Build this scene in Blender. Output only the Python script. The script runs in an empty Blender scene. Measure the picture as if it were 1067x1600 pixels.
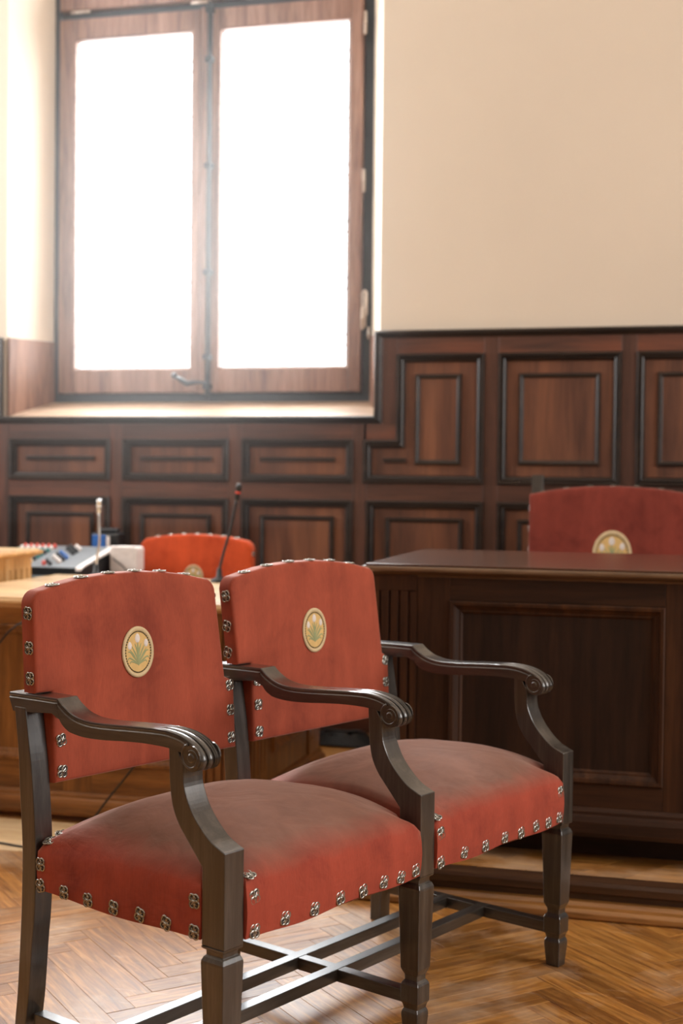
import bpy, bmesh, math, random
from mathutils import Vector, Matrix
random.seed(7)
PI = math.pi
SC = bpy.context.scene
COL = SC.collection

# ------------------------------------------------------------------ camera
# World frame: X runs along the window wall (to the right), Y goes into it, metres.
cam_d = bpy.data.cameras.new('camera')
cam = bpy.data.objects.new('camera', cam_d); COL.objects.link(cam); SC.camera = cam
cam_d.sensor_fit = 'VERTICAL'; cam_d.sensor_height = 36.0; cam_d.lens = 2130.66 / 1600 * 36
cam_d.clip_start = 0.05; cam_d.clip_end = 60
CH = 1.1307; YW = 0.2554; PT = 0.0244; RL = 0.0104
r0 = Vector((math.cos(YW), math.sin(YW), 0))
fw = Vector((-math.sin(YW) * math.cos(PT), math.cos(YW) * math.cos(PT), -math.sin(PT)))
u0 = r0.cross(fw)
R_ = math.cos(RL) * r0 + math.sin(RL) * u0
U_ = -math.sin(RL) * r0 + math.cos(RL) * u0
m = Matrix.Identity(4)
for i in range(3):
    m[i][0] = R_[i]; m[i][1] = U_[i]; m[i][2] = -fw[i]
m[0][3] = 0; m[1][3] = 0; m[2][3] = CH
cam.matrix_world = m
cam_d.dof.use_dof = True; cam_d.dof.focus_distance = 2.6; cam_d.dof.aperture_fstop = 3.6

# ------------------------------------------------------------------ sky, lights, exposure
w = bpy.data.worlds.new('sky'); SC.world = w; w.use_nodes = True
bg = w.node_tree.nodes['Background']; bg.inputs[0].default_value = (0.93, 0.97, 1, 1); bg.inputs[1].default_value = 4.0
SC.view_settings.view_transform = 'Standard'; SC.view_settings.look = 'None'
SC.view_settings.gamma = 1; SC.view_settings.use_curve_mapping = False
SC.view_settings.exposure = 0.0

def area(name, loc, rot, sx, sy, power, color):
    l = bpy.data.lights.new(name, 'AREA'); l.shape = 'RECTANGLE'; l.size = sx; l.size_y = sy
    l.energy = power; l.color = color
    o = bpy.data.objects.new(name, l); COL.objects.link(o)
    o.location = loc; o.rotation_euler = rot
    return o
area('daylight_window', (-2.28, 6.80, 3.05), (-PI / 2 + .22, 0, 0), 3.0, 3.6, 980, (0.95, 0.98, 1.0))
area('daylight_right', (3.98, 2.3, 2.6), (0, PI / 2, 0), 2.4, 3.0, 200, (1.0, 0.98, 0.96))
area('daylight_left', (-5.14, 4.3, 2.9), (0, -PI / 2, 0), 2.4, 1.8, 150, (0.97, 0.98, 1.0))
area('daylight_right_near', (3.98, -1.0, 2.6), (0, PI / 2, 0), 2.4, 1.6, 30, (1.0, 0.98, 0.96))

# ------------------------------------------------------------------ helpers
class MB:
    def __init__(s): s.v = []; s.f = []; s.m = []; s.sm = []
    def add(s, vs, fs, mi=0, smooth=False):
        o = len(s.v); s.v += [tuple(v) for v in vs]
        for f in fs: s.f.append(tuple(o + i for i in f)); s.m.append(mi); s.sm.append(smooth)
    def box(s, x0, x1, y0, y1, z0, z1, mi=0):
        v = [(x, y, z) for z in (z0, z1) for y in (y0, y1) for x in (x0, x1)]
        s.add(v, [(0, 2, 3, 1), (4, 5, 7, 6), (0, 1, 5, 4), (2, 6, 7, 3), (0, 4, 6, 2), (1, 3, 7, 5)], mi)
    def prism(s, poly, fn, a, b, mi=0, smooth=False):
        """poly list of 2D points; fn(p, q, t)->xyz; extruded t=a..b"""
        n = len(poly)
        v = [fn(p, q, a) for p, q in poly] + [fn(p, q, b) for p, q in poly]
        s.add(v, [tuple(range(n - 1, -1, -1)), tuple(range(n, 2 * n))], mi)
        s.add(v, [(i, (i + 1) % n, n + (i + 1) % n, n + i) for i in range(n)], mi, smooth)
    def grid(s, rows, closed=False, mi=0, smooth=True, cap0=False, cap1=False):
        nr = len(rows); nc = len(rows[0]); v = [p for r in rows for p in r]; f = []
        for i in range(nr - 1):
            for j in range(nc if closed else nc - 1):
                k = (j + 1) % nc
                f.append((i * nc + j, i * nc + k, (i + 1) * nc + k, (i + 1) * nc + j))
        if cap0: f.append(tuple(range(nc - 1, -1, -1)))
        if cap1: f.append(tuple((nr - 1) * nc + j for j in range(nc)))
        s.add(v, f, mi, smooth)
    def tube(s, pts, r, n=8, mi=0, caps=True):
        pts = [Vector(p) for p in pts]; rr = r if isinstance(r, (list, tuple)) else [r] * len(pts)
        rows = []; up = Vector((0, 0, 1)); prev = None
        for i, p in enumerate(pts):
            d = (pts[min(i + 1, len(pts) - 1)] - pts[max(i - 1, 0)]).normalized()
            a = d.cross(up) if prev is None else prev - d * prev.dot(d)
            if a.length < 1e-4: a = d.cross(Vector((1, 0, 0)))
            a.normalize(); prev = a; b = d.cross(a)
            rows.append([p + rr[i] * (math.cos(2 * PI * j / n) * a + math.sin(2 * PI * j / n) * b) for j in range(n)])
        s.grid(rows, True, mi, True, caps, caps)
    def lathe(s, prof, c=(0, 0, 0), n=16, mi=0):
        rows = [[(c[0] + r * math.cos(2 * PI * j / n), c[1] + r * math.sin(2 * PI * j / n), c[2] + z) for j in range(n)] for r, z in prof]
        s.grid(rows, True, mi, True, True, True)
    def mesh(s, name, mats):
        me = bpy.data.meshes.new(name); me.from_pydata(s.v, [], s.f)
        for mt in (mats if isinstance(mats, (list, tuple)) else [mats]): me.materials.append(mt)
        me.polygons.foreach_set('material_index', s.m); me.polygons.foreach_set('use_smooth', s.sm)
        bm = bmesh.new(); bm.from_mesh(me); bmesh.ops.remove_doubles(bm, verts=bm.verts, dist=1e-6)
        bmesh.ops.recalc_face_normals(bm, faces=bm.faces); bm.to_mesh(me); bm.free()
        me.update()
        return me
    def build(s, name, mats, parent=None, bevel=0, sharp=None):
        me = s.mesh(name, mats)
        if sharp: me.set_sharp_from_angle(angle=math.radians(sharp))
        o = bpy.data.objects.new(name, me); COL.objects.link(o)
        if parent: o.parent = parent
        if bevel:
            md = o.modifiers.new('edge', 'BEVEL'); md.width = bevel; md.segments = 2; md.limit_method = 'ANGLE'; md.angle_limit = math.radians(40)
        return o
def empty(name, loc=(0, 0, 0), rz=0, label=None, cat=None, group=None, kind=None):
    o = bpy.data.objects.new(name, None); COL.objects.link(o); o.location = loc; o.rotation_euler = (0, 0, rz); o.empty_display_size = 0.1
    tag(o, label, cat, group, kind); return o
def tag(o, label=None, cat=None, group=None, kind=None):
    if label: o['label'] = label
    if cat: o['category'] = cat
    if group: o['group'] = group
    if kind: o['kind'] = kind
    return o
def inst(me, name, parent, mat=None):
    o = bpy.data.objects.new(name, me); COL.objects.link(o)
    if parent: o.parent = parent
    if mat is not None: o.matrix_local = mat
    return o
def catmull(P, n=6):
    out = []
    for i in range(len(P) - 1):
        p0 = P[max(i - 1, 0)]; p1 = P[i]; p2 = P[i + 1]; p3 = P[min(i + 2, len(P) - 1)]
        for k in range(n):
            t = k / n
            out.append(tuple(0.5 * (2 * b + (c - a) * t + (2 * a - 5 * b + 4 * c - d) * t * t + (3 * b - a - 3 * c + d) * t ** 3) for a, b, c, d in zip(p0, p1, p2, p3)))
    out.append(tuple(P[-1])); return out
def sweep_poly(mb, poly, prof, fn, mi=0):
    """sweep a profile [(inset, height)] round a closed counter-clockwise right-angled polygon; fn(a, b, h)->xyz"""
    n = len(poly); offs = []
    for i in range(n):
        a = Vector(poly[i - 1]); b = Vector(poly[i]); c = Vector(poly[(i + 1) % n])
        e1 = (b - a).normalized(); e2 = (c - b).normalized()
        offs.append(Vector((-e1.y - e2.y, e1.x + e2.x)))
    rows = [[fn(poly[i][0] + d * offs[i].x, poly[i][1] + d * offs[i].y, h) for i in range(n)] for d, h in prof]
    mb.grid(rows, True, mi, False)
def sweep_path(mb, path, prof, fn, mi=0):
    n = len(path); offs = []
    for i in range(n):
        b = Vector(path[i])
        e1 = (b - Vector(path[i - 1])).normalized() if i else None
        e2 = (Vector(path[i + 1]) - b).normalized() if i < n - 1 else None
        if e1 is None: offs.append(Vector((-e2.y, e2.x)))
        elif e2 is None: offs.append(Vector((-e1.y, e1.x)))
        else: offs.append(Vector((-e1.y - e2.y, e1.x + e2.x)))
    rows = [[fn(path[i][0] + d * offs[i].x, path[i][1] + d * offs[i].y, h) for i in range(n)] for d, h in prof]
    mb.grid(rows, False, mi, False)

# ------------------------------------------------------------------ materials
def hexc(h):
    c = [int(h[i:i + 2], 16) / 255 for i in (0, 2, 4)]
    return tuple(x / 12.92 if x <= 0.04045 else ((x + 0.055) / 1.055) ** 2.4 for x in c) + (1,)
def newmat(name):
    mt = bpy.data.materials.new(name); mt.use_nodes = True
    nt = mt.node_tree; b = nt.nodes['Principled BSDF']
    return mt, nt, b
def nd(nt, t, **kw):
    n = nt.nodes.new(t)
    for k, v in kw.items(): setattr(n, k, v)
    return n
def ramp(nt, fac, stops):
    r = nd(nt, 'ShaderNodeValToRGB'); e = r.color_ramp.elements
    while len(e) < len(stops): e.new(0.5)
    for el, (p, c) in zip(e, stops): el.position = p; el.color = c
    nt.links.new(fac, r.inputs[0]); return r.outputs[0]
def mix(nt, fac, a, b, mode='MIX'):
    n = nd(nt, 'ShaderNodeMix', data_type='RGBA', blend_type=mode)
    for s, v in ((n.inputs[0], fac), (n.inputs[6], a), (n.inputs[7], b)):
        if hasattr(v, 'is_linked') or hasattr(v, 'links'): nt.links.new(v, s)
        else: s.default_value = v
    return n.outputs[2]
def noise(nt, vec, scale, detail=4, rough=0.6, dist=0.0):
    n = nd(nt, 'ShaderNodeTexNoise'); n.inputs['Scale'].default_value = scale; n.inputs['Detail'].default_value = detail
    n.inputs['Roughness'].default_value = rough; n.inputs['Distortion'].default_value = dist
    nt.links.new(vec, n.inputs['Vector']); return n.outputs['Fac']
def coords(nt, scale=(1, 1, 1), rnd=False):
    tc = nd(nt, 'ShaderNodeTexCoord'); mp = nd(nt, 'ShaderNodeMapping'); mp.inputs['Scale'].default_value = scale
    nt.links.new(tc.outputs['Object'], mp.inputs['Vector'])
    if rnd:
        oi = nd(nt, 'ShaderNodeObjectInfo'); cb = nd(nt, 'ShaderNodeCombineXYZ'); mu = nd(nt, 'ShaderNodeMath', operation='MULTIPLY'); mu.inputs[1].default_value = 37.0
        nt.links.new(oi.outputs['Random'], mu.inputs[0])
        for i in range(3): nt.links.new(mu.outputs[0], cb.inputs[i])
        nt.links.new(cb.outputs[0], mp.inputs['Location'])
    return mp.outputs[0]
def bump(nt, b, h, strength, dist=0.002):
    n = nd(nt, 'ShaderNodeBump'); n.inputs['Strength'].default_value = strength; n.inputs['Distance'].default_value = dist
    nt.links.new(h, n.inputs['Height']); nt.links.new(n.outputs[0], b.inputs['Normal'])
def plain(name, col, rough=0.5, metal=0.0, **kw):
    mt, nt, b = newmat(name); b.inputs['Base Color'].default_value = hexc(col); b.inputs['Roughness'].default_value = rough; b.inputs['Metallic'].default_value = metal
    f = noise(nt, coords(nt, (1, 1, 1)), 60, 3)
    c = ramp(nt, f, [(0.3, tuple(x * 0.85 for x in hexc(col)[:3]) + (1,)), (0.7, hexc(col))])
    nt.links.new(c, b.inputs['Base Color'])
    for k, v in kw.items(): b.inputs[k].default_value = v
    return mt
def wood(name, dark, mid, light, axis='Z', rough=0.4, dens=1.0, rnd=False, bmp=0.25, coat=0.0, fleck=None, spec=0.5, coatr=0.18):
    mt, nt, b = newmat(name)
    hi, lo = 46 * dens, 3.2 * dens
    sc = {'X': (lo, hi, hi), 'Y': (hi, lo, hi), 'Z': (hi, hi, lo)}[axis]
    v = coords(nt, sc, rnd)
    g = noise(nt, v, 1.0, 6, 0.62, 0.35)
    sc2 = tuple(s * 5.5 for s in sc); f = noise(nt, coords(nt, sc2, rnd), 1.0, 3, 0.6)
    big = noise(nt, coords(nt, {'X': (0.7, 5, 5), 'Y': (5, 0.7, 5), 'Z': (5, 5, 0.7)}[axis], rnd), 1.0, 3, 0.55, 0.8)
    c = ramp(nt, g, [(0.28, hexc(dark)), (0.5, hexc(mid)), (0.74, hexc(light))])
    c2 = ramp(nt, f, [(0.36, (0.55, 0.53, 0.5, 1)), (0.52, (1, 1, 1, 1))])
    c = mix(nt, 0.6, c, c2, 'MULTIPLY')
    c3 = ramp(nt, big, [(0.3, (0.66, 0.64, 0.62, 1)), (0.7, (1.15, 1.12, 1.1, 1))])
    c = mix(nt, 0.8, c, c3, 'MULTIPLY')
    if fleck:
        c = mix(nt, ramp(nt, big, [(0.5, (0, 0, 0, 1)), (0.72, (1, 1, 1, 1))]), c, mix(nt, 0.5, c, hexc(fleck)))
    nt.links.new(c, b.inputs['Base Color'])
    rr = nd(nt, 'ShaderNodeMapRange'); rr.inputs[3].default_value = rough - 0.07; rr.inputs[4].default_value = rough + 0.1
    nt.links.new(g, rr.inputs[0]); nt.links.new(rr.outputs[0], b.inputs['Roughness'])
    b.inputs['Specular IOR Level'].default_value = spec; b.inputs['Coat Weight'].default_value = coat; b.inputs['Coat Roughness'].default_value = coatr
    bump(nt, b, f, bmp, 0.0006)
    return mt
OAK = {a: wood('blackened_oak_' + a.lower(), '1d1b18', '302d29', '4e4942', a, 0.34, bmp=0.3, coat=1.0, coatr=0.17) for a in 'XYZ'}
PANEL = wood('panel_walnut', '4a2c1f', '613b29', '784c33', 'Z', 0.48, 0.28, fleck='8a5636')
RAILW = wood('rail_walnut', '3a241b', '4f3024', '643f2e', 'X', 0.45, 0.3, fleck='824428')
STILEW = wood('stile_walnut', '3a241b', '4f3024', '643f2e', 'Z', 0.45, 0.3, fleck='824428')
MOULD = wood('moulding_walnut', '1c1512', '2b221d', '3c312a', 'X', 0.33, 0.4)
DESKX = wood('dark_desk_x', '1c1009', '2f1b0f', '452a17', 'X', 0.5, 0.4, spec=0.25)
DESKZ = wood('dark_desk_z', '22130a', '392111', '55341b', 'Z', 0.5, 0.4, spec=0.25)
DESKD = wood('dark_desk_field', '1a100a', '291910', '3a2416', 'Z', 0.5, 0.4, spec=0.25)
DTOP = wood('dark_desk_top', '3a2318', '573727', '6f4a36', 'X', 0.2, 0.5, coat=0.6, bmp=0.08)
DNOSE = wood('desk_nosing', '4a3625', '6e5640', '8c7258', 'X', 0.3, 0.6, coat=0.3)
HONX = wood('shaded_honey_x', '5a3414', '80501f', 'a87238', 'X', 0.35, 0.5, coat=0.2)  # same honey wood as the lit copy, toned down for the shaded front
HONZ = wood('shaded_honey_z', '5a3414', '80501f', 'a87238', 'Z', 0.38, 0.5, coat=0.15)
HTOP = wood('lit_honey_top', 'c49c6c', 'deba8a', 'efd4ac', 'X', 0.28, 0.5, coat=0.5, bmp=0.08)  # window light on the desk tops put into the pale colour
WINW = wood('window_frame_wood', '644a40', '8a6a5c', 'a68676', 'Z', 0.42, 0.5)
WINX = wood('window_rail_wood', '644a40', '8a6a5c', 'a68676', 'X', 0.42, 0.5)
WIND = plain('shaded_rebate', '2a3238', 0.5)  # shade in the frame recess painted as a dark tone
LITX = wood('lit_honey_x', '9a6e3c', 'c0935a', 'd8b07a', 'X', 0.38, 0.4)  # lit copy of the honey wood, the light put into its colour
LITZ = wood('lit_honey_z', '9a6e3c', 'c0935a', 'd8b07a', 'Z', 0.38, 0.4)
IRON = plain('wrought_iron', '2c3439', 0.5, 0.3)
BRASS = plain('pale_hinge_metal', 'cbbdb0', 0.4, 0.6)
SILLW = wood('sill_oak', '9a8068', 'b89c84', 'cdb8a2', 'X', 0.42, 0.45)
JAMBW = wood('jamb_wood', '6a4a3a', '8a6552', 'a07c68', 'Z', 0.4, 0.4)
RISER = wood('dais_riser', '2a1a10', '452c1a', '5c4028', 'X', 0.4, 0.5)
DMOULD = wood('dais_moulding', '6a4420', '8e6030', 'a8783f', 'X', 0.35, 0.5, coat=0.2)

def plaster(name, col):
    mt, nt, b = newmat(name)
    f = noise(nt, coords(nt, (1, 1, 1)), 1.1, 4, 0.6); g = noise(nt, coords(nt, (1, 1, 1)), 90, 3)
    c0 = hexc(col)
    c = ramp(nt, f, [(0.3, tuple(x * 0.95 for x in c0[:3]) + (1,)), (0.7, c0)])
    nt.links.new(c, b.inputs['Base Color']); b.inputs['Roughness'].default_value = 0.85
    bump(nt, b, g, 0.12, 0.001); return mt
WALLM = plaster('cream_plaster', 'd2c4b2')
CEILM = plaster('ceiling_plaster', 'efe6da')

def parquet(name, rnd=True, d='8a5a28', m_='b07d42', l='cf9f62', fine=True):
    mt, nt, b = newmat(name)
    v = coords(nt, (7, 80, 80), rnd); g = noise(nt, v, 1.0, 6, 0.6, 0.6)
    wv = noise(nt, coords(nt, (3, 26, 26), rnd), 1.0, 3, 0.5, 1.5)
    c = ramp(nt, g, [(0.3, hexc(d)), (0.5, hexc(m_)), (0.72, hexc(l))])
    c = mix(nt, 0.35, c, ramp(nt, wv, [(0.4, hexc('8c6c40')), (0.6, hexc('c0a070'))]), 'OVERLAY')
    oi = nd(nt, 'ShaderNodeObjectInfo')
    tint = ramp(nt, oi.outputs['Random'], [(0, (0.66, 0.6, 0.54, 1)), (0.3, (0.86, 0.82, 0.76, 1)), (0.65, (1, 0.97, 0.92, 1)), (1, (1.12, 1.1, 1.1, 1))])
    c = mix(nt, 1.0, c, tint, 'MULTIPLY')
    ge = nd(nt, 'ShaderNodeNewGeometry')
    wn = noise(nt, ge.outputs['Position'], 3.4, 5, 0.62)
    worn = ramp(nt, wn, [(0.5, (0, 0, 0, 1)), (0.66, (0.75, 0.75, 0.75, 1))])
    mpw = nd(nt, 'ShaderNodeMapping'); mpw.inputs['Scale'].default_value = (5, 60, 1); mpw.inputs['Rotation'].default_value = (0, 0, 0.6)
    nt.links.new(ge.outputs['Position'], mpw.inputs['Vector'])
    sc = noise(nt, mpw.outputs[0], 1.0, 5, 0.7, 1.2)
    scr = ramp(nt, sc, [(0.6, (0, 0, 0, 1)), (0.68, (0.5, 0.5, 0.5, 1))])
    wmask = mix(nt, 1.0, worn, scr, 'ADD')
    c = mix(nt, wmask, c, mix(nt, 0.45, c, hexc('d9c3a8')))
    nt.links.new(c, b.inputs['Base Color'])
    rr = nd(nt, 'ShaderNodeMapRange'); rr.inputs[3].default_value = 0.3; rr.inputs[4].default_value = 0.5
    nt.links.new(wn, rr.inputs[0]); nt.links.new(rr.outputs[0], b.inputs['Roughness'])
    b.inputs['Coat Weight'].default_value = 0.1; b.inputs['Coat Roughness'].default_value = 0.4
    bump(nt, b, g, 0.3, 0.0006); return mt
PARQ = parquet('oak_parquet', True, '7a5026', 'a07338', 'c79a58')
LITPATCH = parquet('light_patch_paint', True, 'dcc6a8', 'ecdac0', 'f6ead6')  # bright light on the floor painted as a pale parquet

def velvet(name, base, worn, zlo=None, zhi=None, dark='5e2016', sat=1.0):
    mt, nt, b = newmat(name)
    n1 = noise(nt, coords(nt, (1, 1, 1)), 7, 5, 0.62, 0.4)
    n2 = noise(nt, coords(nt, (420, 420, 60)), 1.0, 2, 0.5)
    n3 = noise(nt, coords(nt, (14, 14, 2.2)), 1.0, 4, 0.6, 0.5)
    c = ramp(nt, n1, [(0.25, hexc(dark)), (0.5, hexc(base)), (0.8, tuple(min(1, x * 1.18) for x in hexc(base)[:3]) + (1,))])
    c = mix(nt, 0.55, c, ramp(nt, n3, [(0.3, (0.66, 0.6, 0.58, 1)), (0.55, (1, 1, 1, 1)), (0.75, (1.22, 1.25, 1.28, 1))]), 'MULTIPLY')
    c = mix(nt, 0.3, c, ramp(nt, n2, [(0.35, (0.75, 0.75, 0.75, 1)), (0.65, (1.1, 1.1, 1.1, 1))]), 'MULTIPLY')
    if zlo is not None:
        tc = nd(nt, 'ShaderNodeTexCoord'); sx = nd(nt, 'ShaderNodeSeparateXYZ'); nt.links.new(tc.outputs['Object'], sx.inputs[0])
        mr = nd(nt, 'ShaderNodeMapRange'); mr.inputs[1].default_value = zlo; mr.inputs[2].default_value = zhi
        add = nd(nt, 'ShaderNodeMath', operation='MULTIPLY_ADD'); add.inputs[1].default_value = 0.05; nt.links.new(n1, add.inputs[0]); nt.links.new(sx.outputs[2], add.inputs[2])
        sb = nd(nt, 'ShaderNodeMath', operation='SUBTRACT'); nt.links.new(add.outputs[0], sb.inputs[0]); sb.inputs[1].default_value = 0.025
        nt.links.new(sb.outputs[0], mr.inputs[0])
        wn = ramp(nt, n3, [(0.25, tuple(x * 0.72 for x in hexc(worn)[:3]) + (1,)), (0.7, hexc(worn))])
        c = mix(nt, mr.outputs[0], c, wn)
    nt.links.new(c, b.inputs['Base Color']); b.inputs['Roughness'].default_value = 0.8
    b.inputs['Specular IOR Level'].default_value = 0.25
    b.inputs['Sheen Weight'].default_value = 0.38; b.inputs['Sheen Roughness'].default_value = 0.35
    b.inputs['Sheen Tint'].default_value = (1.0, 0.72, 0.62, 1)
    add2 = nd(nt, 'ShaderNodeMath', operation='ADD'); nt.links.new(n2, add2.inputs[0]); nt.links.new(n3, add2.inputs[1])
    bump(nt, b, add2.outputs[0], 0.18, 0.001)
    if zlo is not None:
        wr_ = noise(nt, coords(nt, (9, 9, 16)), 1.0, 3, 0.5, 1.4); b2 = nd(nt, 'ShaderNodeBump'); b2.inputs['Strength'].default_value = 0.35; b2.inputs['Distance'].default_value = 0.008
        nt.links.new(wr_, b2.inputs['Height']); nt.links.new(b.inputs['Normal'].links[0].from_socket, b2.inputs['Normal']); nt.links.new(b2.outputs[0], b.inputs['Normal'])
    return mt
VELB = velvet('red_velvet_back', '974631', '974631', dark='7e3626')
VELS = velvet('red_velvet_seat', '98412f', '7b5648', 0.440, 0.482, dark='7a2e24')
VELO = velvet('orange_velvet_back', 'c24a20', 'c24a20', dark='a8380f')
VELD = velvet('deep_red_velvet_back', '7c3428', '7c3428', dark='602018')
SILV = plain('tarnished_silver', 'a5a39c', 0.26, 0.9)
HOLLOW = plain('shaded_hollow', '2c2320', 0.6, 0.2)  # shade in the rosette openings painted as dark discs
GOLDB = plain('embroidery_gold_braid', 'cdb78f', 0.75)
GOLDF = plain('embroidery_gold_field', 'd6b272', 0.8)
STITCH = plain('embroidery_dark_stitch', '3c3420', 0.8)
LEAF = plain('embroidery_green_leaf', '969c70', 0.8)
BUD = plain('embroidery_white_bud', 'ddd5cf', 0.8)
BLACKP = plain('black_plastic', '15171a', 0.45)
GREYP = plain('grey_console_metal', '6c6f72', 0.5)
WHITEP = plain('white_plastic', 'e6dcd6', 0.45)
CABLEM = plain('black_cable', '18140f', 0.5)
REDP = plain('red_plastic', 'd0402c', 0.4)
SILVP = plain('silver_metal', 'c8c8c8', 0.25, 0.8)
DARKT = plain('dark_table_laminate', '3b4448', 0.45)
BLUES = plain('blue_display', '2f66b0', 0.3)
TEALP = plain('teal_plastic', '2f7d78', 0.4)
CREAMP = plain('cream_plastic', 'e8cfa8', 0.4)

mt, nt, b = newmat('window_glass')
tr = nd(nt, 'ShaderNodeBsdfTransparent'); gl = nd(nt, 'ShaderNodeBsdfGlossy'); gl.inputs['Roughness'].default_value = 0.05
mx = nd(nt, 'ShaderNodeMixShader'); mx.inputs[0].default_value = 0.06
nt.links.new(tr.outputs[0], mx.inputs[1]); nt.links.new(gl.outputs[0], mx.inputs[2])
nt.links.new(mx.outputs[0], nt.nodes['Material Output'].inputs['Surface']); GLASS = mt

# ------------------------------------------------------------------ room shell
YB = 5.9                                    # face of the window wall
def struct(mb, name, mats, parent=None, bevel=0, label=None):
    o = mb.build(name, mats, parent, bevel)
    if parent is None: o['kind'] = 'structure'
    if label: o['label'] = label
    return o
wall = MB()
OX0, OX1 = -3.196, -1.373                   # window opening in the wall face
FX0, FX1 = -3.075, -1.472                   # opening at the frame, 0.25 m deeper
YF = 6.15; ZS0, ZS1 = 1.41, 1.497; ZT = 4.25
wall.box(-5.2, OX0, YB, YB + 0.5, 0, 4.8)
wall.box(OX1, 4.0, YB, YB + 0.5, 0, 4.8)
wall.box(OX0, OX1, YB, YB + 0.5, 0, 1.38)
wall.box(OX0, OX1, YB, YB + 0.5, ZT + 0.05, 4.8)
def xy(p, q, t): return (p, q, t)
wall.prism([(OX0 - .001, YB), (FX0, YF), (FX0, YB + .5), (OX0 - .001, YB + .5)], xy, 1.38, ZT + .05)
wall.prism([(OX1 + .001, YB), (FX1, YF), (FX1, YB + .5), (OX1 + .001, YB + .5)], xy, 1.38, ZT + .05)
wb = struct(wall, 'wall_back', WALLM)
fl = MB(); fl.box(-5.2, 4.0, -3.0, YB, -0.12, -0.012); floor = struct(fl, 'floor', plain('floor_screed', '2a1c12', 0.8))
cl = MB(); cl.box(-5.2, 4.0, -3.0, YB + .5, 4.8, 4.9); struct(cl, 'ceiling', CEILM)
wl = MB(); wl.box(-5.4, -5.2, -3.0, YB + .5, 0, 4.8); struct(wl, 'wall_left', WALLM)
wr = MB(); wr.box(4.0, 4.2, -3.0, YB + .5, 0, 4.8); struct(wr, 'wall_right', WALLM)
for nm_, bx_ in (('trim_4', (-5.2, -5.16, -3.0, 5.88)), ('trim_5', (3.96, 4.0, -3.0, 5.86)), ('trim_6', (-5.15, 3.95, -3.0, -2.96))):
    q = MB(); q.box(*bx_, 0, 1.4); struct(q, nm_, PANEL)  # unseen panelling bands, added to cut light bounced off the walls
wf = MB(); wf.box(-5.4, 4.2, -3.2, -3.0, 0, 4.8); struct(wf, 'wall_front', WALLM)

# jamb linings and sill
jl = empty('trim_1', kind='structure', label='wooden lining and plaster reveal of the deep window recess')
sill = MB()
sill.prism([(YB - .012, 1.392), (YB - .012, 1.411), (YF + .02, ZS1), (YF + .02, 1.392)], lambda p, q, t: (t, p, q), OX0 + .001, OX1 - .001)
sill.build('sill', SILLW, jl)
for sx, a, c in ((1, OX0, FX0), (-1, OX1, FX1)):
    j = MB(); e = 0.006 * sx
    j.prism([(a + e, YB - .004), (c + e, YF), (c, YF + .01), (a - e * 0, YB + .004)], xy, 1.40, 1.786)
    j.build('jamb_panel', JAMBW, jl)
    j = MB(); j.prism([(a + e * 2.6, YB - .006), (a + e * 2.6 + (c - a) * .12, YB + .026), (a + (c - a) * .12, YB + .03), (a, YB)], xy, 1.41, 1.786)
    j.build('jamb_bead', JAMBW, jl)

# ------------------------------------------------------------------ window
win = empty('window_1', kind='structure', label='tall wooden casement window of two leaves with bright overexposed panes')
def wbar(name, x0, x1, z0, z1, y0=YF - .03, y1=YF + .04, mat=WINW, par=win, bev=0.004):
    b_ = MB(); b_.box(x0, x1, y0, y1, z0, z1); return b_.build(name, mat, par, bev)
# outer frame (its shade painted in as a dark tone)
f = MB()
f.box(FX0 - .002, -3.045, YF - .002, YF + .07, ZS1 - .01, ZT); f.box(-1.515, FX1 + .002, YF - .002, YF + .07, ZS1 - .01, ZT)
f.box(-3.045, -1.515, YF - .002, YF + .07, ZS1 - .01, 1.532); f.box(-3.045, -1.515, YF + .005, YF + .07, 3.345, 3.385)
f.box(-3.045, -1.515, YF, YF + .07, ZT - .04, ZT)
f.box(-3.05, -3.00, YF + .032, YF + .07, 1.5, ZT); f.box(-1.56, -1.51, YF + .032, YF + .07, 1.5, ZT); f.box(-3.0, -1.56, YF + .032, YF + .07, 1.5, 1.60); f.box(-3.0, -1.56, YF + .032, YF + .07, 3.30, 3.44)
f.build('outer_frame', WIND, win, 0.003)
def sash(x0, x1, z0, z1, px0, px1, pz0, pz1):
    y0, y1 = YF - .028, YF + .03
    s = MB()
    s.box(x0, px0 - .012, y0, y1, z0, z1); s.box(px1 + .012, x1, y0, y1, z0, z1)
    s.box(px0 - .012, px1 + .012, y0 + .001, y1, z0, pz0 - .014); s.box(px0 - .012, px1 + .012, y0 + .001, y1, pz1 + .014, z1)
    so = s.build('sash', [WINW], win, 0.004)
    q = MB(); Z = lambda a, b_, h: (a, YF - .028 + .026 - h, b_)
    sweep_poly(q, [(px0 - .014, pz0 - .016), (px1 + .014, pz0 - .016), (px1 + .014, pz1 + .016), (px0 - .014, pz1 + .016)],
               [(0, .024), (.003, .026), (.010, .022), (.012, .012), (.015, .010), (.015, -.006)], Z)
    q.build('glazing_bead', WINX, so)
    g = MB(); g.box(px0 - .005, px1 + .005, YF + .004, YF + .007, pz0 - .005, pz1 + .005); g.build('pane', GLASS, so)
    c = MB()
    for xx in (px0 + .006, px1 - .006):
        c.box(xx - .0015, xx + .0015, YF + .001, YF + .009, pz0, pz1)
        k = 0; zz = pz0 + .09
        while zz < pz1 - .02:
            c.box(xx - .005, xx + .005, YF - .001, YF + .010, zz, zz + .009); c.box(xx - .005, xx + .005, YF - .001, YF + .010, zz + .05, zz + .058)
            zz += .262
    c.build('lead_came', IRON, so)
    return so
sash(-3.040, -2.312, 1.535, 3.345, -2.949, -2.359, 1.657, 3.235)
sash(-2.252, -1.518, 1.535, 3.345, -2.206, -1.587, 1.657, 3.237)
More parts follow.
